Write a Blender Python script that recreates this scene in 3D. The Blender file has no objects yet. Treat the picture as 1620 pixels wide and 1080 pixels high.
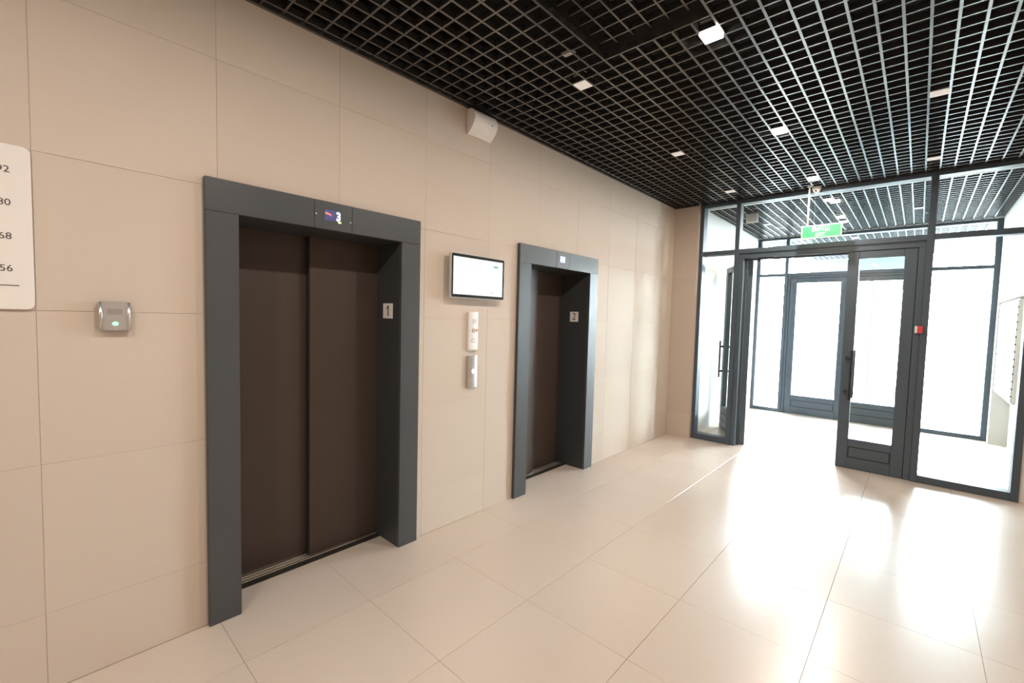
import bpy, bmesh, math, random
from mathutils import Vector, Matrix
random.seed(7)
S = bpy.context.scene
COL = S.collection
pi = math.pi

# ------------------------------------------------------------------ camera
cam_d = bpy.data.cameras.new('camera')
cam_d.sensor_width = 36.0
cam_d.lens = 701.307 * 36.0 / 1620.0
cam_d.clip_start = 0.02
cam = bpy.data.objects.new('camera', cam_d)
COL.objects.link(cam)
YAW, PITCH, ROLL = 0.741788, -0.05371, 0.025317
F = Vector((-math.sin(YAW)*math.cos(PITCH), math.cos(YAW)*math.cos(PITCH), math.sin(PITCH)))
r0 = Vector((math.cos(YAW), math.sin(YAW), 0))
u0 = r0.cross(F)
R_ = r0*math.cos(ROLL) + u0*math.sin(ROLL)
U_ = u0*math.cos(ROLL) - r0*math.sin(ROLL)
mw = Matrix((( R_.x, U_.x, -F.x, 2.4877), (R_.y, U_.y, -F.y, -0.6074), (R_.z, U_.z, -F.z, 1.5390), (0, 0, 0, 1)))
cam.matrix_world = mw
S.camera = cam

# ------------------------------------------------------------------ world, exposure
w = bpy.data.worlds.new('overcast_sky')
S.world = w
w.use_nodes = True
bg = w.node_tree.nodes['Background']
bg.inputs['Color'].default_value = (0.82, 0.92, 1.0, 1)
bg.inputs['Strength'].default_value = 78.0
S.view_settings.view_transform = 'Standard'
S.view_settings.look = 'None'
S.view_settings.gamma = 1.0
S.view_settings.use_curve_mapping = False
S.view_settings.exposure = 0.0
LAMP_W = 24.5
LAMP_COL = (1.0, 0.875, 0.76)
try:
    S.cycles.use_denoising = True
    S.cycles.denoiser = 'OPENIMAGEDENOISE'
    S.cycles.max_bounces = 10
    S.cycles.diffuse_bounces = 6
    S.cycles.transparent_max_bounces = 24
    S.cycles.sample_clamp_indirect = 8.0
    S.cycles.caustics_reflective = False
    S.cycles.caustics_refractive = False
except Exception:
    pass

# ------------------------------------------------------------------ materials
def mat(name, col, rough=0.5, metal=0.0, spec=None, emit=None, estr=0.0, noise=0.0, nscale=6.0, rnoise=0.0, bump=0.0, tint=None):
    m = bpy.data.materials.new(name)
    m.use_nodes = True
    nt = m.node_tree
    b = nt.nodes['Principled BSDF']
    b.inputs['Base Color'].default_value = (*col, 1)
    b.inputs['Roughness'].default_value = rough
    b.inputs['Metallic'].default_value = metal
    if spec is not None:
        b.inputs['Specular IOR Level'].default_value = spec
    if emit:
        b.inputs['Emission Color'].default_value = (*emit, 1)
        b.inputs['Emission Strength'].default_value = estr
    if noise or rnoise or bump:
        tc = nt.nodes.new('ShaderNodeTexCoord')
        oi = nt.nodes.new('ShaderNodeObjectInfo')
        add = nt.nodes.new('ShaderNodeVectorMath'); add.operation = 'ADD'
        nt.links.new(tc.outputs['Object'], add.inputs[0])
        sc = nt.nodes.new('ShaderNodeVectorMath'); sc.operation = 'SCALE'
        sc.inputs['Scale'].default_value = 37.0
        cmb = nt.nodes.new('ShaderNodeCombineXYZ')
        for i in range(3):
            nt.links.new(oi.outputs['Random'], cmb.inputs[i])
        nt.links.new(cmb.outputs[0], sc.inputs[0])
        nt.links.new(sc.outputs[0], add.inputs[1])
        nz = nt.nodes.new('ShaderNodeTexNoise')
        nz.inputs['Scale'].default_value = nscale
        nz.inputs['Detail'].default_value = 5.0
        nz.inputs['Roughness'].default_value = 0.6
        nt.links.new(add.outputs[0], nz.inputs['Vector'])
        if noise:
            mx = nt.nodes.new('ShaderNodeMix'); mx.data_type = 'RGBA'
            c2 = tint or tuple(c*(1-noise) for c in col)
            mx.inputs['A'].default_value = (*[min(1, c*(1+noise*0.5)) for c in col], 1)
            mx.inputs['B'].default_value = (*c2, 1)
            nt.links.new(nz.outputs['Fac'], mx.inputs['Factor'])
            # every tile leaves the kiln a touch lighter or darker
            hs = nt.nodes.new('ShaderNodeHueSaturation')
            mr = nt.nodes.new('ShaderNodeMapRange')
            mr.inputs['To Min'].default_value = 1 - noise*0.35
            mr.inputs['To Max'].default_value = 1 + noise*0.35
            nt.links.new(oi.outputs['Random'], mr.inputs['Value'])
            nt.links.new(mr.outputs[0], hs.inputs['Value'])
            nt.links.new(mx.outputs['Result'], hs.inputs['Color'])
            nt.links.new(hs.outputs[0], b.inputs['Base Color'])
        if rnoise:
            mr2 = nt.nodes.new('ShaderNodeMapRange')
            mr2.inputs['From Min'].default_value = 0.3; mr2.inputs['From Max'].default_value = 0.7
            mr2.inputs['To Min'].default_value = rough - rnoise
            mr2.inputs['To Max'].default_value = rough + rnoise
            nt.links.new(nz.outputs['Fac'], mr2.inputs['Value'])
            nt.links.new(mr2.outputs[0], b.inputs['Roughness'])
        if bump:
            bp = nt.nodes.new('ShaderNodeBump')
            bp.inputs['Strength'].default_value = bump
            bp.inputs['Distance'].default_value = 0.002
            nt.links.new(nz.outputs['Fac'], bp.inputs['Height'])
            nt.links.new(bp.outputs[0], b.inputs['Normal'])
    return m

def glass_mat(name, tint=(0.965, 0.988, 0.982)):
    m = bpy.data.materials.new(name); m.use_nodes = True
    nt = m.node_tree; nt.nodes.clear()
    out = nt.nodes.new('ShaderNodeOutputMaterial')
    mx = nt.nodes.new('ShaderNodeMixShader')
    tr = nt.nodes.new('ShaderNodeBsdfTransparent'); tr.inputs[0].default_value = (*tint, 1)
    gl = nt.nodes.new('ShaderNodeBsdfGlossy'); gl.inputs['Roughness'].default_value = 0.0
    fr = nt.nodes.new('ShaderNodeFresnel'); fr.inputs['IOR'].default_value = 1.45
    ge = nt.nodes.new('ShaderNodeNewGeometry')      # reflect once, on the outer skin of each pane
    iv = nt.nodes.new('ShaderNodeMath'); iv.operation = 'SUBTRACT'; iv.inputs[0].default_value = 1.0
    ml = nt.nodes.new('ShaderNodeMath'); ml.operation = 'MULTIPLY'
    nt.links.new(ge.outputs['Backfacing'], iv.inputs[1])
    nt.links.new(iv.outputs[0], ml.inputs[0]); nt.links.new(fr.outputs[0], ml.inputs[1])
    nt.links.new(ml.outputs[0], mx.inputs[0]); nt.links.new(tr.outputs[0], mx.inputs[1])
    nt.links.new(gl.outputs[0], mx.inputs[2]); nt.links.new(mx.outputs[0], out.inputs[0])
    return m

M = {}
M['wall_tile'] = mat('beige_wall_tile', (0.60, 0.523, 0.450), 0.52, spec=0.16, noise=0.06, nscale=1.3, rnoise=0.04, tint=(0.575, 0.500, 0.426))
M['floor_tile'] = mat('beige_floor_tile', (0.62, 0.545, 0.475), 0.23, spec=1.0, noise=0.05, nscale=1.3, rnoise=0.02, tint=(0.595, 0.522, 0.455))
M['wall_grout'] = mat('wall_grout', (0.50, 0.425, 0.365), 0.9)
M['grout'] = mat('tile_grout', (0.27, 0.22, 0.17), 0.9)
M['plaster'] = mat('white_plaster', (0.80, 0.80, 0.78), 0.7, noise=0.03, nscale=3)
M['backing'] = mat('dark_backing', (0.03, 0.03, 0.03), 0.9)
M['plenum'] = mat('black_plenum_paint', (0.008, 0.008, 0.009), 0.9, noise=0.3, nscale=2)
M['grid'] = mat('black_gloss_coated_grid', (0.030, 0.030, 0.032), 0.27, spec=1.0)
M['grid'].node_tree.nodes['Principled BSDF'].inputs['IOR'].default_value = 1.8
M['anthracite'] = mat('anthracite_coated_steel', (0.062, 0.069, 0.074), 0.38, noise=0.06, nscale=1.5, rnoise=0.04)
M['reveal'] = mat('dark_coated_steel', (0.045, 0.050, 0.054), 0.40, noise=0.06, nscale=1.5)
M['lift_door'] = mat('dark_brown_coated_door', (0.060, 0.042, 0.035), 0.42, noise=0.08, nscale=1.2, rnoise=0.05, bump=0.03)
M['alu_frame'] = mat('glare_tinted_coated_aluminium', (0.072, 0.100, 0.128), 0.38, noise=0.05, nscale=2)  # base colour lightened and blued to carry the veiling glare around the doors
M['sill_dark'] = mat('dark_sill_strip', (0.028, 0.024, 0.022), 0.5)
M['alu'] = mat('brushed_aluminium', (0.62, 0.58, 0.53), 0.35, metal=0.9, noise=0.06, nscale=20)
M['steel'] = mat('brushed_steel', (0.66, 0.66, 0.66), 0.30, metal=0.9, noise=0.06, nscale=12)
M['silver'] = mat('silver_plastic', (0.50, 0.49, 0.48), 0.35, metal=0.5)
M['chrome'] = mat('polished_chrome', (0.8, 0.8, 0.8), 0.12, metal=1.0)
M['handle'] = mat('dark_handle_metal', (0.06, 0.065, 0.07), 0.25, metal=0.7)
M['glass'] = glass_mat('clear_glass')
M['white'] = mat('white_plastic', (0.82, 0.81, 0.79), 0.4)
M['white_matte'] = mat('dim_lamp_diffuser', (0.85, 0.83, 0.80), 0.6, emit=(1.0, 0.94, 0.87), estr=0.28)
M['sign_white'] = mat('white_sign_board', (0.80, 0.775, 0.755), 0.35)
M['plate_white'] = mat('white_number_plate', (0.90, 0.88, 0.86), 0.4)
M['lightgrey'] = mat('light_grey_plastic', (0.55, 0.54, 0.53), 0.45)
M['grey'] = mat('mid_grey_plastic', (0.25, 0.25, 0.25), 0.5)
M['black'] = mat('black_plastic', (0.012, 0.016, 0.016), 0.25)
M['ink'] = mat('dark_print', (0.05, 0.045, 0.045), 0.6)
M['red'] = mat('red_plastic', (0.62, 0.05, 0.06), 0.4)
M['orange'] = mat('orange_sticker', (0.75, 0.17, 0.06), 0.5)
M['green_sign'] = mat('green_sign_panel', (0.04, 0.42, 0.12), 0.35, emit=(0.10, 0.52, 0.20), estr=0.32)
M['cream_glow'] = mat('cream_sign_edge', (0.85, 0.84, 0.70), 0.4, emit=(1, 0.98, 0.85), estr=0.35)
M['letter_glow'] = mat('white_sign_letters', (0.9, 0.9, 0.85), 0.4, emit=(1, 1, 0.92), estr=0.8)
M['lamp_on'] = mat('lit_lamp_diffuser', (0.9, 0.85, 0.8), 0.5, emit=(1.0, 0.90, 0.78), estr=28.0)
M['screen_on'] = mat('lit_screen', (0.05, 0.05, 0.05), 0.3, emit=(0.97, 1.0, 1.0), estr=0.96)
M['screen_grey'] = mat('screen_grey_line', (0.05, 0.05, 0.05), 0.3, emit=(0.66, 0.72, 0.72), estr=0.9)
M['screen_green'] = mat('screen_green_block', (0.05, 0.2, 0.15), 0.3, emit=(0.03, 0.20, 0.14), estr=1.0)
M['lcd_blue'] = mat('lit_blue_display', (0.02, 0.02, 0.1), 0.3, emit=(0.085, 0.085, 0.16), estr=0.9)
M['lcd_lilac'] = mat('lit_lilac_display', (0.1, 0.1, 0.3), 0.3, emit=(0.45, 0.45, 0.85), estr=0.95)
M['led_white'] = mat('lit_white_digit', (0.9, 0.9, 0.9), 0.3, emit=(1, 1, 1), estr=2.0)
M['led_red'] = mat('lit_red_mark', (0.8, 0.1, 0.1), 0.3, emit=(1.0, 0.25, 0.2), estr=0.9)
M['led_yellow'] = mat('lit_yellow_mark', (0.8, 0.8, 0.3), 0.3, emit=(1.0, 0.95, 0.45), estr=0.9)
M['led_green'] = mat('lit_green_ring', (0.1, 0.9, 0.3), 0.3, emit=(0.30, 1.0, 0.45), estr=2.2)
M['paving'] = mat('pale_paving', (0.55, 0.55, 0.54), 0.8, noise=0.1, nscale=1)
M['planter'] = mat('dark_planter', (0.045, 0.06, 0.075), 0.5)
M['leaf'] = mat('green_leaves', (0.12, 0.22, 0.06), 0.6, noise=0.3, nscale=8)
M['facade'] = mat('pale_render', (0.70, 0.70, 0.68), 0.8)

# ------------------------------------------------------------------ builders
class MB:
    def __init__(s):
        s.bm = bmesh.new()
    def box(s, x0, x1, y0, y1, z0, z1):
        vs = [s.bm.verts.new(p) for p in ((x0,y0,z0),(x1,y0,z0),(x1,y1,z0),(x0,y1,z0),(x0,y0,z1),(x1,y0,z1),(x1,y1,z1),(x0,y1,z1))]
        for f in ((0,3,2,1),(4,5,6,7),(0,1,5,4),(1,2,6,5),(2,3,7,6),(3,0,4,7)):
            s.bm.faces.new([vs[i] for i in f])
        return s
    def cyl(s, c, r, axis, h, n=20, r2=None):
        """cylinder from c along axis ('x','y','z') for length h"""
        r2 = r if r2 is None else r2
        rings = []
        for t, rr in ((0, r), (h, r2)):
            ring = []
            for i in range(n):
                a = 2*pi*i/n
                p = (rr*math.cos(a), rr*math.sin(a))
                if axis == 'z': q = (c[0]+p[0], c[1]+p[1], c[2]+t)
                elif axis == 'x': q = (c[0]+t, c[1]+p[0], c[2]+p[1])
                else: q = (c[0]+p[1], c[1]+t, c[2]+p[0])
                ring.append(s.bm.verts.new(q))
            rings.append(ring)
        for i in range(n):
            j = (i+1) % n
            s.bm.faces.new((rings[0][i], rings[0][j], rings[1][j], rings[1][i]))
        s.bm.faces.new(list(reversed(rings[0]))); s.bm.faces.new(rings[1])
        return s
    def tube(s, a, b, r, n=12):
        a, b = Vector(a), Vector(b); d = (b-a).normalized()
        t = Vector((0,0,1)) if abs(d.z) < 0.9 else Vector((1,0,0))
        p = d.cross(t).normalized(); q = d.cross(p)
        rings = [[s.bm.verts.new(e + r*(math.cos(2*pi*i/n)*p + math.sin(2*pi*i/n)*q)) for i in range(n)] for e in (a, b)]
        for i in range(n):
            j = (i+1) % n
            s.bm.faces.new((rings[0][i], rings[0][j], rings[1][j], rings[1][i]))
        s.bm.faces.new(list(reversed(rings[0]))); s.bm.faces.new(rings[1])
        return s
    def ring(s, c, r0, r1, axis, h, n=28):
        V = {}
        for k, (rr, t) in enumerate(((r0,0),(r1,0),(r1,h),(r0,h))):
            for i in range(n):
                a = 2*pi*i/n; p = (rr*math.cos(a), rr*math.sin(a))
                q = (c[0]+t, c[1]+p[0], c[2]+p[1]) if axis == 'x' else (c[0]+p[0], c[1]+p[1], c[2]+t)
                V[k,i] = s.bm.verts.new(q)
        for k in range(4):
            for i in range(n):
                j = (i+1) % n
                s.bm.faces.new((V[k,i], V[(k+1)%4,i], V[(k+1)%4,j], V[k,j]))
        return s
    def prism(s, pts, a0, a1, axis):
        """polygon pts extruded a0..a1; axis x: pts=(y,z); axis y: pts=(x,z); axis z: pts=(x,y)"""
        def P(p, t):
            return {'x': (t, p[0], p[1]), 'y': (p[0], t, p[1]), 'z': (p[0], p[1], t)}[axis]
        A = [s.bm.verts.new(P(p, a0)) for p in pts]; B = [s.bm.verts.new(P(p, a1)) for p in pts]
        n = len(pts)
        for i in range(n):
            j = (i+1) % n
            s.bm.faces.new((A[i], A[j], B[j], B[i]))
        s.bm.faces.new(list(reversed(A))); s.bm.faces.new(B)
        return s
    def mesh(s, name, m, bevel=0.0, seg=2, smooth=False):
        bm = s.bm
        bmesh.ops.recalc_face_normals(bm, faces=bm.faces)
        if bevel:
            es = [e for e in bm.edges if len(e.link_faces) == 2 and e.calc_face_angle(0) > 0.6]
            bmesh.ops.bevel(bm, geom=es, offset=bevel, segments=seg, affect='EDGES', clamp_overlap=True)
        me = bpy.data.meshes.new(name)
        bm.to_mesh(me); bm.free()
        me.materials.append(m)
        if smooth:
            for p in me.polygons: p.use_smooth = True
        return me

LOC = {}
def link(name, me, parent=None, loc=None):
    o = bpy.data.objects.new(name, me)
    COL.objects.link(o)
    if parent is not None:
        o.parent = parent
    if loc is not None:
        o.location = loc
    return o

def part(name, mb, m, parent=None, bevel=0.0, seg=2, smooth=False, local=False):
    """mesh given in world coordinates (or in the parent's own when local)"""
    if parent is not None and not local:
        p = parent; off = Vector((0,0,0))
        while p is not None:
            off += p.location; p = p.parent
        bmesh.ops.translate(mb.bm, verts=mb.bm.verts, vec=-off)
    return link(name, mb.mesh(name, m, bevel, seg, smooth), parent)

def tag(o, label, cat, group=None, kind=None):
    o['label'] = label; o['category'] = cat
    if group: o['group'] = group
    if kind: o['kind'] = kind
    return o

def thing(name, label, cat, loc=(0,0,0), rz=0.0, group=None, kind=None):
    o = bpy.data.objects.new(name, None)
    COL.objects.link(o)
    o.location = loc; o.rotation_euler = (0,0,rz)
    o.empty_display_size = 0.05
    return tag(o, label, cat, group, kind)

def struct(name, mb, m, label=None, **k):
    o = part(name, mb, m, **k)
    o['kind'] = 'structure'
    if label: o['label'] = label
    return o

def rounded_rect(w, h, r, n=5):
    pts = []
    for cx, cy, a0 in ((w/2-r, h/2-r, 0), (-w/2+r, h/2-r, 90), (-w/2+r, -h/2+r, 180), (w/2-r, -h/2+r, 270)):
        for i in range(n+1):
            a = math.radians(a0 + 90*i/n)
            pts.append((cx + r*math.cos(a), cy + r*math.sin(a)))
    return pts

def plate_x(yc, zc, w, h, r, x0, x1):
    return MB().prism([(yc+p[0], zc+p[1]) for p in rounded_rect(w, h, r)], x0, x1, 'x')

def text_mesh(name, body, size, m, depth=0.001, align='CENTER', face='x', at=(0,0,0), sx=1.0, bold=0.0):
    cu = bpy.data.curves.new(name, 'FONT')
    cu.body = body; cu.size = size; cu.extrude = depth/2
    cu.align_x = align; cu.align_y = 'CENTER'; cu.resolution_u = 3; cu.offset = bold
    tmp = bpy.data.objects.new(name+'_src', cu)
    COL.objects.link(tmp)
    dg = bpy.context.evaluated_depsgraph_get()
    me = bpy.data.meshes.new_from_object(tmp.evaluated_get(dg))
    COL.objects.unlink(tmp); bpy.data.objects.remove(tmp)
    bm = bmesh.new(); bm.from_mesh(me); bpy.data.meshes.remove(me)
    for v in bm.verts:
        u, q, n = v.co.x*sx, v.co.y, v.co.z
        if face == 'x': v.co = (at[0]+n, at[1]+u, at[2]+q)        # read by someone looking along -x
        elif face == '-y': v.co = (at[0]+u, at[1]-n, at[2]+q)     # read by someone looking along +y
    mb = MB(); mb.bm.free(); mb.bm = bm
    return mb

# ------------------------------------------------------------------ room dimensions
CEIL = 3.05
XR = 3.42            # far side wall of the lobby
YB = -3.30           # wall behind the camera
YF = 5.34            # front of the inner glazed screen
E1 = dict(o=(-0.046, 1.157), i=(0.093, 1.013), yc=0.555)
E2 = dict(o=(2.146, 3.358), i=(2.299, 3.213), yc=2.745)
HEAD, TOP = 2.003, 2.157
G = 0.0007           # half joint width

def rect_minus(r, holes):
    """rects (a0,a1,b0,b1) left of r after cutting the holes"""
    out = [r]
    for h in holes:
        nxt = []
        for q in out:
            a0, a1, b0, b1 = q
            c0, c1, d0, d1 = max(a0,h[0]), min(a1,h[1]), max(b0,h[2]), min(b1,h[3])
            if c0 >= c1 or d0 >= d1:
                nxt.append(q); continue
            if a0 < c0: nxt.append((a0, c0, b0, b1))
            if c1 < a1: nxt.append((c1, a1, b0, b1))
            if b0 < d0: nxt.append((c0, c1, b0, d0))
            if d1 < b1: nxt.append((c0, c1, d1, b1))
        out = nxt
    return [q for q in out if q[1]-q[0] > 0.004 and q[3]-q[2] > 0.004]

# ------------------------------------------------------------------ wall beside the elevators
holes = [(e['i'][0]-0.022, e['i'][1]+0.022, 0.0, HEAD+0.022) for e in (E1, E2)]
mb = MB()
for q in rect_minus((YB, 5.40, 0.0, 3.7), holes):
    mb.box(-0.45, -0.002, q[0], q[1], q[2], q[3])
mb.box(-0.60, -0.45, YB, 5.40, 0.0, 3.7)
wall_left = struct('wall_left', mb, M['wall_grout'], 'beige tiled wall holding both elevator entrances')
cuts = [(e['o'][0]+0.004, e['o'][1]-0.004, 0.0, TOP-0.004) for e in (E1, E2)]
ys = [YB] + [0.012 + 0.6*k for k in range(-5, 9)] + [5.28]
zs = [0.0, 0.32, 0.92, 1.52, 2.12, 2.71, CEIL+0.03]
for i in range(len(ys)-1):
    for j in range(len(zs)-1):
        rs = rect_minus((ys[i]+G, ys[i+1]-G, zs[j]+G, zs[j+1]-G), cuts)
        if not rs: continue
        mb = MB(); px = random.uniform(-0.0003, 0.0004)
        for q in rs:
            mb.box(-0.002, px, *q)
        part('wall_tile', mb, M['wall_tile'], wall_left, bevel=0.0005 if len(rs) == 1 else 0, seg=1)

# return wall at the end, beside the glazed screen
wall_end = struct('wall_front', MB().box(0.0, 0.315, 5.283, 5.50, 0.0, 3.7), M['wall_grout'], 'narrow tiled return wall beside the glazed screen')
for j in range(len(zs)-1):
    part('wall_tile', MB().box(0.001, 0.312, 5.28, 5.283, zs[j]+G, zs[j+1]-G), M['wall_tile'], wall_end, bevel=0.0008, seg=1)
# the two walls behind and beside the camera
struct('wall_right', MB().box(XR, XR+0.2, YB, 5.50, 0.0, 3.7), M['wall_tile'], 'beige wall across from the elevators')
struct('wall_back', MB().box(-0.6, XR+0.2, YB-0.2, YB, 0.0, 3.7), M['wall_tile'], 'beige wall at the back of the lobby')
struct('wall_pier', MB().box(3.225, XR, YF+0.02, 5.50, 0.0, 3.7), M['plaster'], 'white pier at the end of the glazed screen')

# ------------------------------------------------------------------ floor
XT = [0.39, 0.99, 1.59, 2.19, 2.79, 3.39]
floor = struct('floor', MB().box(-0.42, XR+0.2, YB-0.2, 12.0, -0.12, -0.0095), M['grout'], 'floor of large beige tiles with a polished sheen')
cols = [0.0] + XT + [XR]
rows = [YB] + [0.6*k for k in range(-5, 21)]
tile_cache = {}
for a in range(len(cols)-1):
    for b in range(len(rows)-1):
        x0, x1, y0, y1 = cols[a], cols[a+1], rows[b], rows[b+1]
        boxes = [(x0, x1, y0, y1)]
        if a == 0:
            for e in (E1, E2):
                c0, c1 = max(y0, e['i'][0]), min(y1, e['i'][1])
                if c1 - c0 > 0.02:
                    boxes.append((-0.195, x0, c0, c1))
        key = (round(x1-x0, 3), round(y1-y0, 3)) if len(boxes) == 1 else None
        cx, cy = (x0+x1)/2, (y0+y1)/2
        if key and key in tile_cache:
            me = tile_cache[key]
        else:
            mb = MB()
            mb.box(x0+G-cx if len(boxes) == 1 else x0-cx, x1-G-cx, y0+G-cy, y1-G-cy, -0.0095, 0.0)
            for q in boxes[1:]:
                mb.box(q[0]-cx, q[1]-cx, max(q[2], y0+G)-cy, min(q[3], y1-G)-cy, -0.0095, 0.0)
            me = mb.mesh('floor_tile', M['floor_tile'], 0.0007 if len(boxes) == 1 else 0, 1)
            if key: tile_cache[key] = me
        link('floor_tile', me, floor, (cx, cy, 0))

# ------------------------------------------------------------------ ceilings: black open grid under a dark plenum
def ybars(y):
    return y
YL = [0.1*k for k in range(-32, 26)] + [2.5+0.1045*k for k in range(1, 8)] + [3.3355+0.1*k for k in range(0, 20)]
YL = [y for y in YL if YB+0.05 < y < 5.30]
def build_grid(parent, xs, yl, x0, x1, y0, y1, z, skip=None, wd=0.0125, hg=0.036):
    for x in xs:
        mb = MB()
        segs = [(y0, y1)]
        if skip and skip[0] < x < skip[1]:
            segs = [(y0, skip[2]), (skip[3], y1)]
        for s_ in segs:
            mb.box(x-wd/2, x+wd/2, s_[0], s_[1], z, z+hg)
        part('grid_bar', mb, M['grid'], parent)
    for y in yl:
        mb = MB()
        segs = [(x0, x1)]
        if skip and skip[2] < y < skip[3]:
            segs = [(x0, skip[0]), (skip[1], x1)]
        for s_ in segs:
            mb.box(s_[0], s_[1], y-wd*0.42, y+wd*0.42, z+0.0008, z+hg)
        part('grid_bar', mb, M['grid'], parent)

mb = MB().box(-0.1, XR+0.2, YB-0.2, 5.46, 3.62, 3.75)
ceil1 = struct('ceiling', mb, M['plenum'], 'black open grid ceiling of the lobby')
for nm, bx in (('plenum_lining', (0.0, 0.006, YB, 5.40, 3.10, 3.62)), ('plenum_lining', (XR-0.006, XR, YB, 5.40, 3.10, 3.62)),
               ('plenum_lining', (0.0, XR, YB, YB+0.006, 3.10, 3.62)), ('plenum_lining', (0.0, XR, 5.43, 5.46, CEIL, 3.62))):
    part(nm, MB().box(*bx), M['plenum'], ceil1)
XB = [0.05+0.1*k for k in range(0, 34)]
CAS = (1.056, 1.644, 1.09, 1.695)
build_grid(ceil1, XB, YL, 0.018, XR-0.018, YB+0.018, 5.335, CEIL, CAS)
for bx in ((0.0, 0.020, YB, 5.28, CEIL-0.012, CEIL+0.012), (XR-0.020, XR, YB, 5.34, CEIL-0.012, CEIL+0.012), (0.0, XR, YB, YB+0.020, CEIL-0.012, CEIL+0.012), (0.0, 0.315, 5.26, 5.28, CEIL-0.012, CEIL+0.012), (0.315, XR, 5.315, 5.335, CEIL-0.002, CEIL+0.022)):
    part('edge_trim', MB().box(*bx), M['grid'], ceil1)
# pipes dimly seen above the grid
# the one cassette that is pushed up out of the grid
cas = thing('grid_cassette', 'black ceiling grid cassette pushed up out of line', 'ceiling panel', (1.35, 1.39, CEIL+0.048))
for x in (1.15, 1.25, 1.35, 1.45, 1.55):
    part('cassette_bar', MB().box(x-0.005, x+0.005, 1.10, 1.665, CEIL+0.048, CEIL+0.086), M['grid'], cas)
for y in (1.115, 1.215, 1.315, 1.415, 1.515, 1.615):
    part('cassette_bar', MB().box(1.066, 1.634, y-0.0045, y+0.0045, CEIL+0.049, CEIL+0.086), M['grid'], cas)

# vestibule ceiling
VL, VR, VY0, VY1 = 0.28, 3.25, 5.46, 8.30
ceil2 = struct('ceiling_vestibule', MB().box(VL-0.1, XR+0.2, VY0, 8.36, 3.62, 3.75), M['plenum'], 'black open grid ceiling of the entrance vestibule')
part('soffit_strip', MB().box(VL, VR, VY0, VY0+0.20, CEIL, CEIL+0.02), M['plaster'], ceil2)
part('soffit_strip', MB().box(VL, VR, VY1-0.02, VY1+0.06, CEIL-0.0, CEIL+0.02), M['plaster'], ceil2)
build_grid(ceil2, [x for x in XB if VL+0.03 < x < VR-0.03], [5.68+0.1*k for k in range(0, 26)], VL, VR, VY0+0.2, VY1-0.02, CEIL)
# porch ceiling
ceil3 = struct('ceiling_porch', MB().box(VL-0.1, XR+0.2, 8.36, 12.0, 3.62, 3.75), M['plenum'], 'open grid ceiling of the porch outside')
part('soffit_strip', MB().box(VL, VR, 8.42, 8.64, CEIL, CEIL+0.02), M['plaster'], ceil3)
build_grid(ceil3, [x for x in XB if VL+0.03 < x < VR-0.03], [8.69+0.1*k for k in range(0, 33)], VL, VR, 8.64, 11.95, CEIL)

# vestibule walls
struct('wall_vestibule_left', MB().box(-0.45, VL, 5.50, 8.40, 0.0, 3.7), M['plaster'], 'white plaster wall of the vestibule')
mb = MB()
mb.box(XR, XR+0.2, 5.50, 8.40, 0.0, 3.7)
mb.box(VR, XR, 8.13, 8.40, 0.0, 3.7)
mb.box(VR, XR, 5.50, 8.13, 1.90, 3.7)
struct('wall_vestibule_right', mb, M['plaster'], 'white plaster wall with a recess for mailboxes')

# ------------------------------------------------------------------ glazed screens
def screen(name, label, y, posts, head, trans, panes, sills, sidejambs=(), dhead=None, depth=0.12):
    t = thing(name, label, 'window', ((posts[0][0]+posts[-1][1])/2, y+depth/2, 0), kind='structure')
    f = M['alu_frame']
    for x0, x1 in posts:
        part('mullion', MB().box(x0, x1, y, y+depth, 0.0, CEIL-0.002), f, t, bevel=0.002, seg=1)
    gl = y+depth*0.42
    for (a, b) in zip(posts[:-1], posts[1:]):
        part('head_rail', MB().box(a[1], b[0], y+0.004, y+depth-0.004, head, CEIL-0.002), f, t, bevel=0.002, seg=1)
        part('transom', MB().box(a[1], b[0], y+0.003, y+depth-0.003, trans[0], trans[1]), f, t, bevel=0.002, seg=1)
        part('pane', MB().box(a[1]-0.004, b[0]+0.004, gl, gl+0.008, trans[1]-0.004, head+0.004), M['glass'], t)
    for (x0, x1) in panes:
        part('bottom_rail', MB().box(x0, x1, y+0.003, y+depth-0.003, 0.0, sills), f, t, bevel=0.002, seg=1)
        part('pane', MB().box(x0-0.004, x1+0.004, gl, gl+0.008, sills-0.004, trans[0]+0.004), M['glass'], t)
    if dhead:
        x0, x1, z0 = dhead
        part('door_head', MB().box(x0, x1, y+0.018, y+depth-0.01, z0, trans[0]), f, t, bevel=0.002, seg=1)
        part('door_stop', MB().box(sidejambs[0][1], sidejambs[1][0], y+depth-0.0285, y+depth-0.012, z0-0.020, z0), f, t)
        for (a, b) in sidejambs:
            st = (b-0.001, b+0.020) if a == sidejambs[0][0] else (a-0.020, a+0.001)
            part('door_stop', MB().box(st[0], st[1], y+depth-0.0285, y+depth-0.012, 0.0, z0), f, t)
            part('door_jamb', MB().box(a, b, y+0.018, y+depth-0.01, 0.0, z0), f, t, bevel=0.002, seg=1)
    return t

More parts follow.
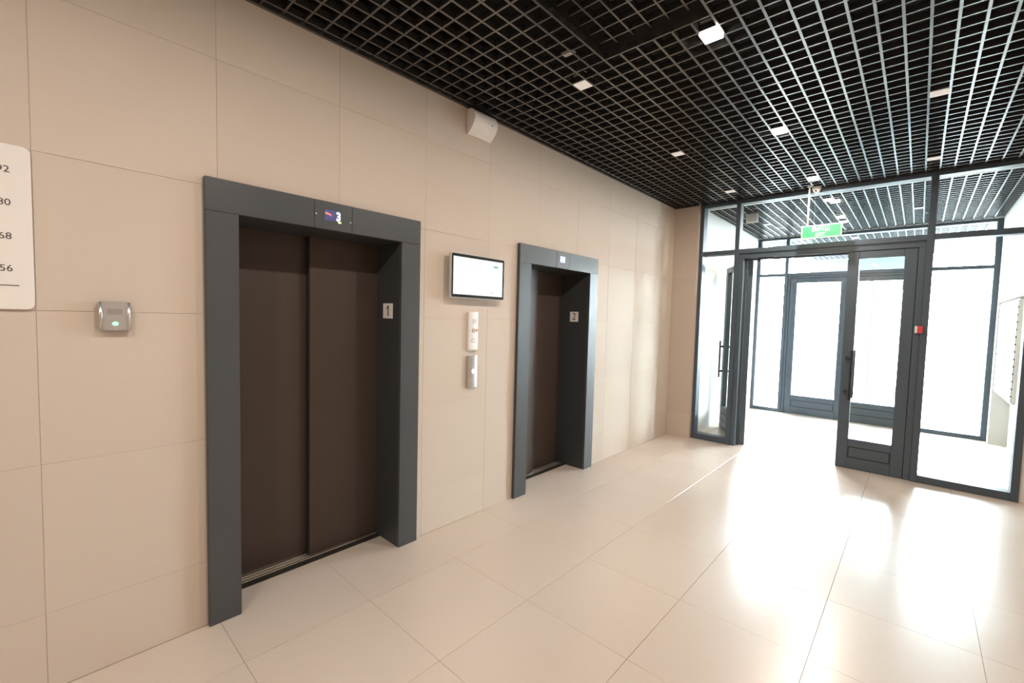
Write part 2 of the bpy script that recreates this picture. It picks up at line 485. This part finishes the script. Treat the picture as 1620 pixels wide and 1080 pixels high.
screen('window_1', 'grey framed glazed screen between lobby and vestibule', YF, [(0.317, 0.362), (0.747, 0.797), (2.497, 2.552), (3.172, 3.224)], 3.008, (2.398, 2.452),
       [(0.362, 0.747), (2.552, 3.172)], 0.075, [(0.797, 0.853), (2.443, 2.497)], (0.797, 2.497, 2.335))
screen('window_2', 'outer glazed screen between vestibule and porch', 8.29, [(0.285, 0.333), (0.715, 0.765), (2.497, 2.552), (3.19, 3.248)], 3.008, (2.375, 2.425),
       [(0.333, 0.715), (2.552, 3.19)], 0.06, [(0.765, 0.805), (2.443, 2.497)], (0.765, 2.497, 2.335))
screen('window_3', 'pale glazed screen at the far end of the porch', 11.88, [(0.52, 0.60), (1.42, 1.47), (1.64, 1.69), (2.497, 2.552)], 2.66, (2.47, 2.52),
       [(1.47, 1.64)], 0.06, [], None)

def door_leaf(name, label, hinge, wdt, rz=0.0, side=1, H=2.331, stile=0.098, toprail=0.075, bot=0.325, handle=True, astragal=False, th=0.064, hz=(0.75, 1.28)):
    """leaf from its hinge edge along local +x*side"""
    t = thing(name, label, 'door', hinge, rz, kind='structure')
    f = M['alu_frame']; h = th/2
    def X(a, b):
        return (a*side, b*side) if side > 0 else (b*side, a*side)
    for a, b in ((0.0, stile), (wdt-stile, wdt)):
        x0, x1 = X(a, b)
        part('stile', MB().box(x0, x1, -h, h, 0.002, H), f, t, bevel=0.003, seg=1, local=True)
    x0, x1 = X(stile, wdt-stile)
    part('top_rail', MB().box(x0, x1, -h+0.001, h-0.001, H-toprail, H), f, t, bevel=0.003, seg=1, local=True)
    part('pane', MB().box(x0-0.004, x1+0.004, -0.004, 0.004, bot-0.004, H-toprail+0.004), M['glass'], t, local=True)
    pb = part('kick_panel', MB().box(x0, x1, -h+0.001, h-0.001, 0.002, bot), f, t, bevel=0.003, seg=1, local=True)
    for sy in (-1, 1):
        yy = sy*h
        part('panel_field', MB().box(x0+0.012, x1-0.012, min(yy, yy-sy*0.010), max(yy, yy-sy*0.010)+0.0, 0.13, 0.235), f, pb, bevel=0.004, seg=1, local=True)
        # dark plate stands in for the shade of a groove around the field
        part('groove_shade_plate', MB().box(x0+0.004, x1-0.004, min(yy-sy*0.0008, yy-sy*0.012), max(yy-sy*0.0008, yy-sy*0.012), 0.122, 0.243), M['backing'], pb, local=True)
    if handle:
        hx = (wdt-stile*0.5)*side
        for sy in (-1, 1):
            bx = hx - side*0.045
            by = sy*(h+0.060)
            hb = part('handle', MB().tube((bx, by, hz[0]), (bx, by, hz[1]), 0.0135), M['handle'], t, smooth=False, local=True)
            for z in (hz[0]+0.085, hz[1]-0.085):
                part('handle_post', MB().tube((hx, sy*h, z), (hx, sy*(h+0.035), z), 0.016).tube((hx, sy*(h+0.030), z), (bx, by, z), 0.011), M['handle'], hb, local=True)
    if astragal:
        x0, x1 = X(wdt-0.020, wdt+0.022)
        part('astragal', MB().box(x0, x1, h, h+0.006, 0.002, H), f, t, local=True)
    # hinges
    for z in (0.25, 2.10):
        part('hinge', MB().cyl((-0.006*side, h+0.004, z), 0.011, 'z', 0.10, 12), M['alu_frame'], t, local=True)
    return t

w1 = [o for o in COL.objects if o.name == 'window_1'][0]
part('door_latch', MB().box(1.005, 1.035, YF+0.030, YF+0.060, 2.285, 2.336).box(1.010, 1.16, YF+0.040, YF+0.056, 2.318, 2.336), M['black'], w1, bevel=0.002, seg=1)

door_leaf('door_1', 'narrow fixed leaf of the inner door standing shut', (2.440, YF+0.056, 0), 0.556, 0.0, -1)
door_leaf('door_2', 'wide leaf of the inner door swung open into the vestibule', (0.903, YF+0.138, 0), 0.98, math.radians(121), 1)
door_leaf('door_3', 'outer vestibule door leaf beside the narrow side pane', (0.808, 8.346, 0), 0.805, 0.0, 1, handle=False, astragal=True)
door_leaf('door_4', 'outer vestibule door leaf behind the narrow inner leaf', (2.440, 8.346, 0), 0.825, 0.0, -1, handle=False)
door_leaf('door_5', 'pale far porch door leaf with deep kick panel', (0.604, 11.94, 0), 0.81, 0.0, 1, stile=0.13, bot=0.24, H=2.46, toprail=0.12, handle=False)
door_leaf('door_6', 'far porch door leaf beyond the closed outer leaf', (2.493, 11.94, 0), 0.80, 0.0, -1, stile=0.13, bot=0.24, H=2.46, toprail=0.12, handle=False)

# ------------------------------------------------------------------ elevators
def figure_one(c, h, wst):
    """outline of a 1 with a flag; c = centre of its stem, h = height, wst = stroke"""
    t, b = c[1]+h/2, c[1]-h/2
    return [(c[0]-wst/2, b), (c[0]+wst/2, b), (c[0]+wst/2, t), (c[0]-wst*0.35, t), (c[0]-h*0.28, t-h*0.20),
            (c[0]-h*0.28, t-h*0.20-wst*1.0), (c[0]-wst/2, t-h*0.05-wst*0.9)]

def elevator(e, label, front_first, numeral, sill_front):
    o0, o1 = e['o']; i0, i1 = e['i']
    t = thing('elevator_entrance', label, 'elevator', (0.0, e['yc'], 0.0))
    f = M['anthracite']
    XF = 0.030
    # jambs: front board folded into the reveal
    for (a, b, ri, rj) in ((o0, i0, i0-0.02, i0), (i1, o1, i1, i1+0.02)):
        jb = MB().prism([(o, z) for o, z in ((a, 0.0), (b, 0.0), (b, HEAD-0.001), (a, HEAD-0.001))], 0.001, XF, 'x')
        part('jamb', jb, f, t, bevel=0.0018, seg=2)
    part('reveal_panel', MB().box(-0.40, 0.001, i0-0.02, i0, 0.0, HEAD), M['reveal'], t)
    rp = part('reveal_panel', MB().box(-0.40, 0.001, i1, i1+0.02, 0.0, HEAD), M['reveal'], t)
    part('soffit_panel', MB().box(-0.40, 0.001, i0-0.02, i1+0.02, HEAD, HEAD+0.02), M['reveal'], t)
    d0, d1 = e['disp']
    lt = part('lintel', MB().box(0.001, XF, o0, d0-0.0012, HEAD, TOP), f, t, bevel=0.0018, seg=2)
    part('lintel', MB().box(0.001, XF, d1+0.0012, o1, HEAD, TOP), f, t, bevel=0.0018, seg=2)
    ip = part('indicator_panel', MB().box(0.001, XF+0.0012, d0, d1, HEAD, TOP), f, t, bevel=0.0012, seg=1)
    # doors
    fx, bx = -0.262, -0.322
    if front_first:   # front panel on the low-y side
        part('door_panel', MB().box(fx-0.035, fx, i0-0.01, e['yc'], 0.012, HEAD), M['lift_door'], t, bevel=0.003)
        part('door_panel', MB().box(bx-0.035, bx, e['yc']-0.03, i1+0.01, 0.012, HEAD), M['lift_door'], t, bevel=0.003)
    else:
        part('door_panel', MB().box(fx-0.035, fx, e['yc'], i1+0.01, 0.012, HEAD), M['lift_door'], t, bevel=0.003)
        part('door_panel', MB().box(bx-0.035, bx, i0-0.01, e['yc']+0.03, 0.012, HEAD), M['lift_door'], t, bevel=0.003)
    part('light_block_plate', MB().box(-0.436, -0.426, i0-0.02, i1+0.02, 0.0, HEAD+0.02), M['backing'], t)  # unseen plate added behind the doors to keep light out
    # sill: dark strip, then grooved aluminium threshold
    part('sill_strip', MB().box(-0.248, -0.196, i0+0.001, i1-0.001, -0.008, 0.0015), M['sill_dark'], t)
    th = MB().box(-0.415, -0.249, i0+0.001, i1-0.001, -0.009, 0.001)
    for x in (-0.258, -0.285, -0.312, -0.345, -0.375):
        th.box(x-0.0055, x+0.0055, i0+0.001, i1-0.001, 0.001, 0.006)
    part('threshold', th, M['alu'], t)
    # number plate on the reveal
    px0, px1, pz0, pz1 = e['plate']
    pl = part('number_plate', MB().box(px0, px1, i1-0.003, i1, pz0, pz1), M['plate_white'], t, bevel=0.001, seg=1)
    if numeral == '1':
        part('numeral', MB().prism(figure_one(((px0+px1)/2+0.006, (pz0+pz1)/2), 0.070, 0.011), i1-0.0040, i1-0.0029, 'y'), M['ink'], pl)
    else:
        part('numeral', text_mesh('numeral', numeral, 0.105, M['ink'], 0.001, 'CENTER', '-y', ((px0+px1)/2, i1-0.0034, (pz0+pz1)/2), 0.85), M['ink'], pl)
    return t, ip

E1.update(disp=(0.459, 0.674), plate=(-0.181, -0.066, 1.513, 1.613))
E2.update(disp=(2.650, 2.846), plate=(-0.200, -0.097, 1.513, 1.616))
lift1, ip1 = elevator(E1, 'dark grey elevator entrance marked 1 showing floor 3', False, '1', 0)
lift2, ip2 = elevator(E2, 'dark grey elevator entrance marked 2 with lilac display', True, '2', 0)
XD = 0.0313
def on_ip(name, y0, y1, z0, z1, m, ip, d=0.001, x=XD):
    return part(name, MB().box(x, x+d, y0, y1, z0, z1), m, ip)
on_ip('display', 0.513, 0.609, 2.054, 2.112, M['lcd_blue'], ip1)
part('digit', text_mesh('digit', '3', 0.066, M['led_white'], 0.0008, 'CENTER', 'x', (XD+0.0016, 0.592, 2.080), 0.80, bold=0.0022), M['led_white'], ip1)
part('red_mark', MB().prism([(0.517, 2.088), (0.540, 2.084), (0.549, 2.078), (0.551, 2.084), (0.546, 2.091), (0.517, 2.099)], XD+0.001, XD+0.0018, 'x'), M['led_red'], ip1)
on_ip('yellow_mark', 0.590, 0.608, 2.047, 2.0565, M['led_yellow'], ip1, 0.0016)
for y, z in ((0.466, 2.080), (0.665, 2.063)):
    part('screw', MB().cyl((XD, y, z), 0.0042, 'x', 0.002, 12), M['white'], ip1)
on_ip('display', 2.697, 2.777, 2.056, 2.114, M['lcd_lilac'], ip2)
arrow = [(2.7155, 2.064), (2.731, 2.081), (2.7215, 2.081), (2.7215, 2.106), (2.7095, 2.106), (2.7095, 2.081), (2.700, 2.081)]
part('arrow', MB().prism(arrow, XD+0.001, XD+0.0018, 'x'), M['led_white'], ip2)
part('digit', text_mesh('digit', '4', 0.058, M['led_white'], 0.0008, 'CENTER', 'x', (XD+0.0016, 2.755, 2.085), 0.9, bold=0.0015), M['led_white'], ip2)

# ------------------------------------------------------------------ things on the elevator wall
# floor directory sign
sg = thing('directory_sign', 'white rounded directory sign with printed apartment numbers', 'sign', (0.012, -1.04, 1.823))
part('board', plate_x(-1.04, 1.823, 0.90, 0.600, 0.022, 0.001, 0.012), M['sign_white'], sg, bevel=0.0012, seg=1)
for body, z in (('92', 2.0315), ('80', 1.9125), ('68', 1.7905), ('56', 1.673)):
    part('lettering', text_mesh('lettering', body, 0.034, M['ink'], 0.0006, 'RIGHT', 'x', (0.0125, -0.642, z), 1.02), M['ink'], sg)
for z in (2.0315, 1.9125, 1.7905, 1.673):
    part('lettering', MB().prism(figure_one((-0.6868, z-0.0005), 0.0245, 0.0042), 0.0121, 0.0128, 'x'), M['ink'], sg)
part('printed_line', MB().box(0.012, 0.0128, -1.20, -0.6285, 1.610, 1.613), M['ink'], sg)

# intercom with the green light
ic = thing('intercom', 'silver intercom box with a glowing green button', 'intercom', (0.02, -0.365, 1.503))
prof = []
for i in range(13):
    t_ = -1 + 2*i/12
    prof.append((0.022 + 0.010*math.sqrt(max(0, 1-0.92*t_*t_)) , t_*0.049))
body = MB().prism([(0.001, -0.365-0.049)] + [(p[0], -0.365+p[1]) for p in prof] + [(0.001, -0.365+0.049)], 1.443, 1.563, 'z')
part('body', body, M['silver'], ic, bevel=0.003)
part('side_rail', MB().tube((0.026, -0.409, 1.445), (0.026, -0.409, 1.561), 0.0065), M['steel'], ic, smooth=True)
part('side_rail', MB().tube((0.026, -0.321, 1.445), (0.026, -0.321, 1.561), 0.0065), M['steel'], ic, smooth=True)
gr = MB()
for k in range(5):
    gr.box(0.0315, 0.0325, -0.389, -0.342, 1.5115+0.0047*k, 1.5140+0.0047*k)
o = part('speaker_grille', gr, M['grey'], ic); o['kind'] = 'stuff'
part('button_ring', MB().prism([(-0.3645+0.0095*math.cos(a*pi/12), 1.4725+0.0075*math.sin(a*pi/12)) for a in range(24)], 0.0315, 0.0335, 'x'), M['led_green'], ic)
part('button_centre', MB().cyl((0.0335, -0.3645, 1.4725), 0.0018, 'x', 0.0008, 12), M['ink'], ic)

# wall display
sc = thing('wall_display', 'lit white tablet display in black bezel above the call panels', 'screen', (0.03, 1.663, 1.828))
yc, zc = 1.6635, 1.8295
part('mount_box', MB().box(0.001, 0.036, yc-0.20, yc+0.20, zc-0.11, zc+0.11), M['grey'], sc, bevel=0.003)
part('case', plate_x(yc, zc, 0.540, 0.318, 0.012, 0.036, 0.060), M['lightgrey'], sc, bevel=0.002)
part('bezel', plate_x(yc, zc, 0.528, 0.307, 0.010, 0.060, 0.0615), M['black'], sc)
part('screen', MB().box(0.0615, 0.0622, yc-0.250, yc+0.246, zc-0.133, zc+0.133), M['screen_on'], sc)
part('screen_line', MB().box(0.0622, 0.0625, yc+0.103, yc+0.1045, zc-0.125, zc+0.093), M['screen_grey'], sc)
part('screen_line', MB().box(0.0622, 0.0625, yc+0.103, yc+0.225, zc+0.093, zc+0.0945), M['screen_grey'], sc)
part('screen_mark', MB().box(0.0622, 0.0625, yc+0.147, yc+0.193, zc+0.086, zc+0.098), M['screen_green'], sc)
part('screen_text', MB().box(0.0622, 0.0625, yc+0.108, yc+0.145, zc-0.112, zc-0.104), M['screen_grey'], sc)
for k, (a, b) in enumerate(((-0.19, -0.05), (-0.10, 0.06), (-0.21, -0.08))):
    part('screen_text', MB().box(0.0622, 0.0624, yc+a, yc+b, zc+0.088-0.016*k, zc+0.090-0.016*k), M['screen_grey'], sc)

# call panel with grille and buttons
def call_panel(label, z0, z1, m):
    p = thing('call_panel', label, 'call panel', (0.012, 1.655, (z0+z1)/2), group='call panels between the elevators')
    pts = [(0.001, 1.606), (0.014, 1.606), (0.020, 1.612), (0.0235, 1.632), (0.025, 1.655), (0.0235, 1.678), (0.020, 1.698), (0.014, 1.704), (0.001, 1.704)]
    part('body', MB().prism(pts, z0, z1, 'z'), m, p, bevel=0.002)
    return p
p1 = call_panel('pale call panel with speaker grille and two buttons', 1.288, 1.574, M['white'])
gr = MB()
for k in range(6):
    gr.box(0.024, 0.0256, 1.636, 1.682, 1.488+0.0058*k, 1.4912+0.0058*k)
o = part('speaker_grille', gr, M['lightgrey'], p1); o['kind'] = 'stuff'
part('button', MB().ring((0.0235, 1.651, 1.434), 0.0125, 0.016, 'x', 0.003), M['grey'], p1)
part('button', MB().cyl((0.0235, 1.651, 1.434), 0.0118, 'x', 0.0026), M['lightgrey'], p1)
part('sticker', MB().box(0.0228, 0.0242, 1.674, 1.691, 1.426, 1.446), M['orange'], p1)
part('button', MB().ring((0.0235, 1.651, 1.361), 0.0145, 0.017, 'x', 0.0022), M['grey'], p1)
part('button', MB().cyl((0.0235, 1.651, 1.361), 0.014, 'x', 0.003), M['white'], p1)
p2 = call_panel('brushed steel call panel with one white lit ring button', 1.005, 1.246, M['steel'])
part('face_plate', MB().prism([(0.0205, 1.618), (0.0245, 1.636), (0.0258, 1.655), (0.0245, 1.674), (0.0205, 1.692), (0.018, 1.692), (0.018, 1.618)], 1.015, 1.236, 'z'), M['silver'], p2)
part('button_ring', MB().ring((0.0250, 1.655, 1.128), 0.0080, 0.0155, 'x', 0.003), M['led_white'], p2)
part('button', MB().cyl((0.0250, 1.655, 1.128), 0.0078, 'x', 0.002), M['grey'], p2)

# wedge-shaped wall unit just under the ceiling
wu = thing('wall_speaker', 'white wedge shaped unit on wall just under ceiling', 'speaker', (0.04, 1.68, 2.95))
prof = [(0.001, 2.858), (0.012, 2.855)]
for i in range(7):
    t_ = i/6
    prof.append((0.012+0.078*math.sin(t_*pi/2)**0.9, 2.855+0.105*t_))
for i in range(1, 8):
    a = i/7*pi/2
    prof.append((0.090-0.062*(1-math.cos(a)), 2.960+0.070*math.sin(a)))
prof.append((0.001, 3.030))
part('body', MB().prism(prof, 1.565, 1.795, 'y'), M['white'], wu, bevel=0.002, seg=1)
part('indicator', MB().cyl((0.088, 1.735, 2.945), 0.005, 'x', 0.004, 12), M['grey'], wu)

# ------------------------------------------------------------------ ceiling lamps
def lamp(name, x, y, lit, label, group, z=CEIL, light=True):
    t = thing(name, label, 'lamp', (x, y, z), group=group)
    part('housing', MB().box(x-0.046, x+0.046, y-0.046, y+0.046, z+0.004, z+0.06), M['white'], t, bevel=0.002, seg=1)
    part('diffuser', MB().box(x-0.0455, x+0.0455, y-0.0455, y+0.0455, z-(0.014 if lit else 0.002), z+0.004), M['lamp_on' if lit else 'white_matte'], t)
    if lit and light:
        ld = bpy.data.lights.new('lamp_light', 'AREA')
        ld.shape = 'SQUARE'; ld.size = 0.085; ld.energy = LAMP_W; ld.color = LAMP_COL
        lo = bpy.data.objects.new('lamp_light', ld)
        COL.objects.link(lo); lo.parent = t; lo.location = (0, 0, -0.018)
    return t
LY = [-2.85, -1.25, 0.25, 1.85, 3.3855, 4.886]
litname = ['lit ceiling lamp in the row far behind the viewer', 'lit ceiling lamp in the middle row behind the viewer', 'lit ceiling lamp overhead level with the floor 3 elevator',
           'lit ceiling lamp beside the pushed up grid cassette', 'second lit ceiling lamp, between cassette and exit sign', 'lit ceiling lamp closest to the hanging exit sign']
for k, y in enumerate(LY):
    lamp('ceiling_lamp', 1.60, y, True, litname[k], 'lit ceiling lamps along the lobby')
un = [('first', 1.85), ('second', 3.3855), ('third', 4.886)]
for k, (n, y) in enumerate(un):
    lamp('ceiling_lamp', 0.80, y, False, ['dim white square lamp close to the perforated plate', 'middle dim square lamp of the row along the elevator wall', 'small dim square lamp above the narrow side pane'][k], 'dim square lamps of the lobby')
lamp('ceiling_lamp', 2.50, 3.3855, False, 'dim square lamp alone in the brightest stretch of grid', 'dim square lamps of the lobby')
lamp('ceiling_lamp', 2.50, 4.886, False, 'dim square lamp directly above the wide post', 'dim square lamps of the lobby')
lamp('ceiling_lamp', 1.65, 6.03, True, 'lit vestibule lamp directly above the exit sign', 'lamps of the vestibule ceiling')
lamp('ceiling_lamp', 1.60, 7.03, True, 'lit vestibule lamp farther in behind the exit sign', 'lamps of the vestibule ceiling')
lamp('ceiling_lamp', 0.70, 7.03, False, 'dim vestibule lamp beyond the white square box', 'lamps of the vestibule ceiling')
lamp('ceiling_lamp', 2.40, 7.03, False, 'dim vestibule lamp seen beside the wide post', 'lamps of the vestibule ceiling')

# small perforated plate in the grid
pp = thing('perforated_plate', 'small pale perforated plate caught in the black grid', 'plate', (0.925, 1.515, CEIL+0.006))
mb = MB()
for k in range(4):
    mb.box(0.888, 0.962, 1.490+0.013*k, 1.497+0.013*k, CEIL+0.004, CEIL+0.008)
for k in range(6):
    mb.box(0.888+0.0134*k, 0.895+0.0134*k, 1.490, 1.536, CEIL+0.004, CEIL+0.008)
o = part('perforated_sheet', mb, M['sign_white'], pp); o['kind'] = 'stuff'

# ------------------------------------------------------------------ exit sign, camera, sensor box, release button
ex = thing('exit_sign', 'green hanging exit sign with cream edge on a pale rod', 'sign', (1.65, 5.20, 2.555))
part('edge_frame', MB().box(1.470, 1.832, 5.190, 5.212, 2.485, 2.625), M['cream_glow'], ex, bevel=0.002, seg=1)
part('panel', MB().box(1.479, 1.823, 5.1885, 5.190, 2.494, 2.616), M['green_sign'], ex)
part('panel', MB().box(1.479, 1.823, 5.212, 5.2135, 2.494, 2.616), M['green_sign'], ex)
def fit_text(body, size, w, at):
    mb = text_mesh('lettering', body, size, None, 0.001, 'CENTER', '-y', (0, 0, 0))
    xs = [v.co.x for v in mb.bm.verts]; zs_ = [v.co.z for v in mb.bm.verts]
    k = w/(max(xs)-min(xs)); cx = (max(xs)+min(xs))/2; cz = (max(zs_)+min(zs_))/2
    for v in mb.bm.verts:
        v.co = ((v.co.x-cx)*k+at[0], v.co.y+at[1], v.co.z-cz+at[2])
    return mb
part('lettering', fit_text('ВЫХОД', 0.072, 0.158, (1.648, 5.1878, 2.578)), M['letter_glow'], ex)
part('lettering', fit_text('EXIT', 0.050, 0.088, (1.646, 5.1878, 2.521)), M['letter_glow'], ex)
part('rod', MB().tube((1.522, 5.20, 2.623), (1.522, 5.20, CEIL+0.03), 0.0085), M['sign_white'], ex, smooth=True)
part('ceiling_cup', MB().cyl((1.522, 5.20, CEIL-0.004), 0.022, 'z', 0.02), M['sign_white'], ex)

dc = thing('dome_camera', 'small white dome camera beside the exit sign rod', 'camera', (1.575, 5.27, 3.02))
part('base', MB().cyl((1.575, 5.27, 3.028), 0.042, 'z', 0.022, 24), M['white'], dc)
bm = MB(); bmesh.ops.create_uvsphere(bm.bm, u_segments=20, v_segments=12, radius=0.036, matrix=Matrix.Translation((1.575, 5.27, 3.022)))
part('dome', bm, M['white'], dc, smooth=True)
part('lens', MB().cyl((1.575, 5.232, 3.006), 0.010, 'y', 0.012, 12), M['black'], dc)

sb = thing('sensor_box', 'white square box under the vestibule ceiling grid', 'sensor', (0.72, 6.16, 3.0))
part('case', MB().box(0.640, 0.785, 6.135, 6.175, 2.925, CEIL), M['white'], sb, bevel=0.006)
part('front_cover', MB().box(0.652, 0.773, 6.131, 6.136, 2.937, CEIL-0.012), M['sign_white'], sb, bevel=0.002)

rb = thing('release_button', 'small red and white release box on the wide grey post', 'button', (2.478, 5.35, 1.525))
part('white_side', MB().box(2.455, 2.474, 5.325, 5.359, 1.487, 1.557), M['white'], rb, bevel=0.002)
part('red_cover', MB().box(2.474, 2.515, 5.323, 5.340, 1.487, 1.557), M['red'], rb, bevel=0.002)

# ------------------------------------------------------------------ mailboxes in the vestibule recess
mbx = thing('mailbox_bank', 'white wall bank of mailboxes with red number marks', 'mailboxes', (3.35, 7.35, 1.3))
MX, MY0, MY1, MZ0, MZ1 = 3.265, 6.62, 8.10, 0.725, 1.885
part('carcass', MB().box(MX+0.004, XR-0.002, MY0, MY1, MZ0, MZ1), M['white'], mbx)
nr, nc = 14, 4
dh, dw = (MZ1-MZ0-0.02)/nr, (MY1-MY0-0.02)/nc
dm = MB().box(-0.004, 0.002, -dw/2+0.003, dw/2-0.003, -dh/2+0.004, dh/2-0.004).mesh('mailbox_door', M['white'], 0.001, 1)
rm = MB().box(-0.0008, 0, -0.035, 0.035, -0.016, 0.016).mesh('number_mark', M['red'])
km = MB().cyl((-0.004, 0, 0), 0.006, 'x', 0.004, 10).mesh('lock', M['grey'])
gm = MB().box(-0.010, 0.002, MY0+0.005-7.35, MY1-0.005-7.35, -0.0085, 0.0085).mesh('gap_shade', M['black'])  # proud black strip, stands in for the shade between mailbox rows
base = mbx.location
for r in range(nr):
    z = MZ0+0.01+dh*(r+0.5)
    if r: link('gap_shade_strip', gm, mbx, (MX+0.003-base.x, 7.35-base.y, z-dh/2-base.z))
    for c in range(nc):
        y = MY0+0.01+dw*(c+0.5)
        d = link('mailbox_door', dm, mbx, (MX-base.x, y-base.y, z-base.z))
        link('number_mark', rm, d, (-0.004, dw*0.34, 0.002))
        link('lock', km, d, (-0.003, -dw*0.30, -0.008))

# ------------------------------------------------------------------ outdoors
struct('ground', MB().box(-60, 60, 12.0, 120, -0.30, -0.02), M['paving'], 'pale paving outside the building')
mb = MB().box(-60, -0.5, -20, 12.0, -0.30, -0.021); mb.box(4.2, 60, -20, 12.0, -0.30, -0.021); mb.box(-0.5, 4.2, 8.42, 12.0, -0.30, -0.121)
struct('ground_side', mb, M['paving'], 'pale paving along the building')
pl = thing('planter', 'dark low planter box with leaves outside the porch', 'planter', (1.35, 14.75, -0.02))
mb = MB(); mb.box(0.7, 2.1, 14.5, 15.1, -0.02, 0.50)
part('box', mb, M['planter'], pl, bevel=0.01)
lf = MB()
for k in range(500):
    c = Vector((random.uniform(0.74, 2.06), random.uniform(14.54, 15.06), 0.50+abs(random.gauss(0, 0.13))))
    a = Vector((random.uniform(-1, 1), random.uniform(-1, 1), random.uniform(-.3, 1))).normalized()*0.06
    b = a.cross(Vector((random.uniform(-1, 1), random.uniform(-1, 1), random.uniform(-1, 1)))).normalized()*0.02
    vs = [lf.bm.verts.new(c-a), lf.bm.verts.new(c+b), lf.bm.verts.new(c+a), lf.bm.verts.new(c-b)]
    lf.bm.faces.new(vs)
o = part('leaves', lf, M['leaf'], pl); o['kind'] = 'stuff'
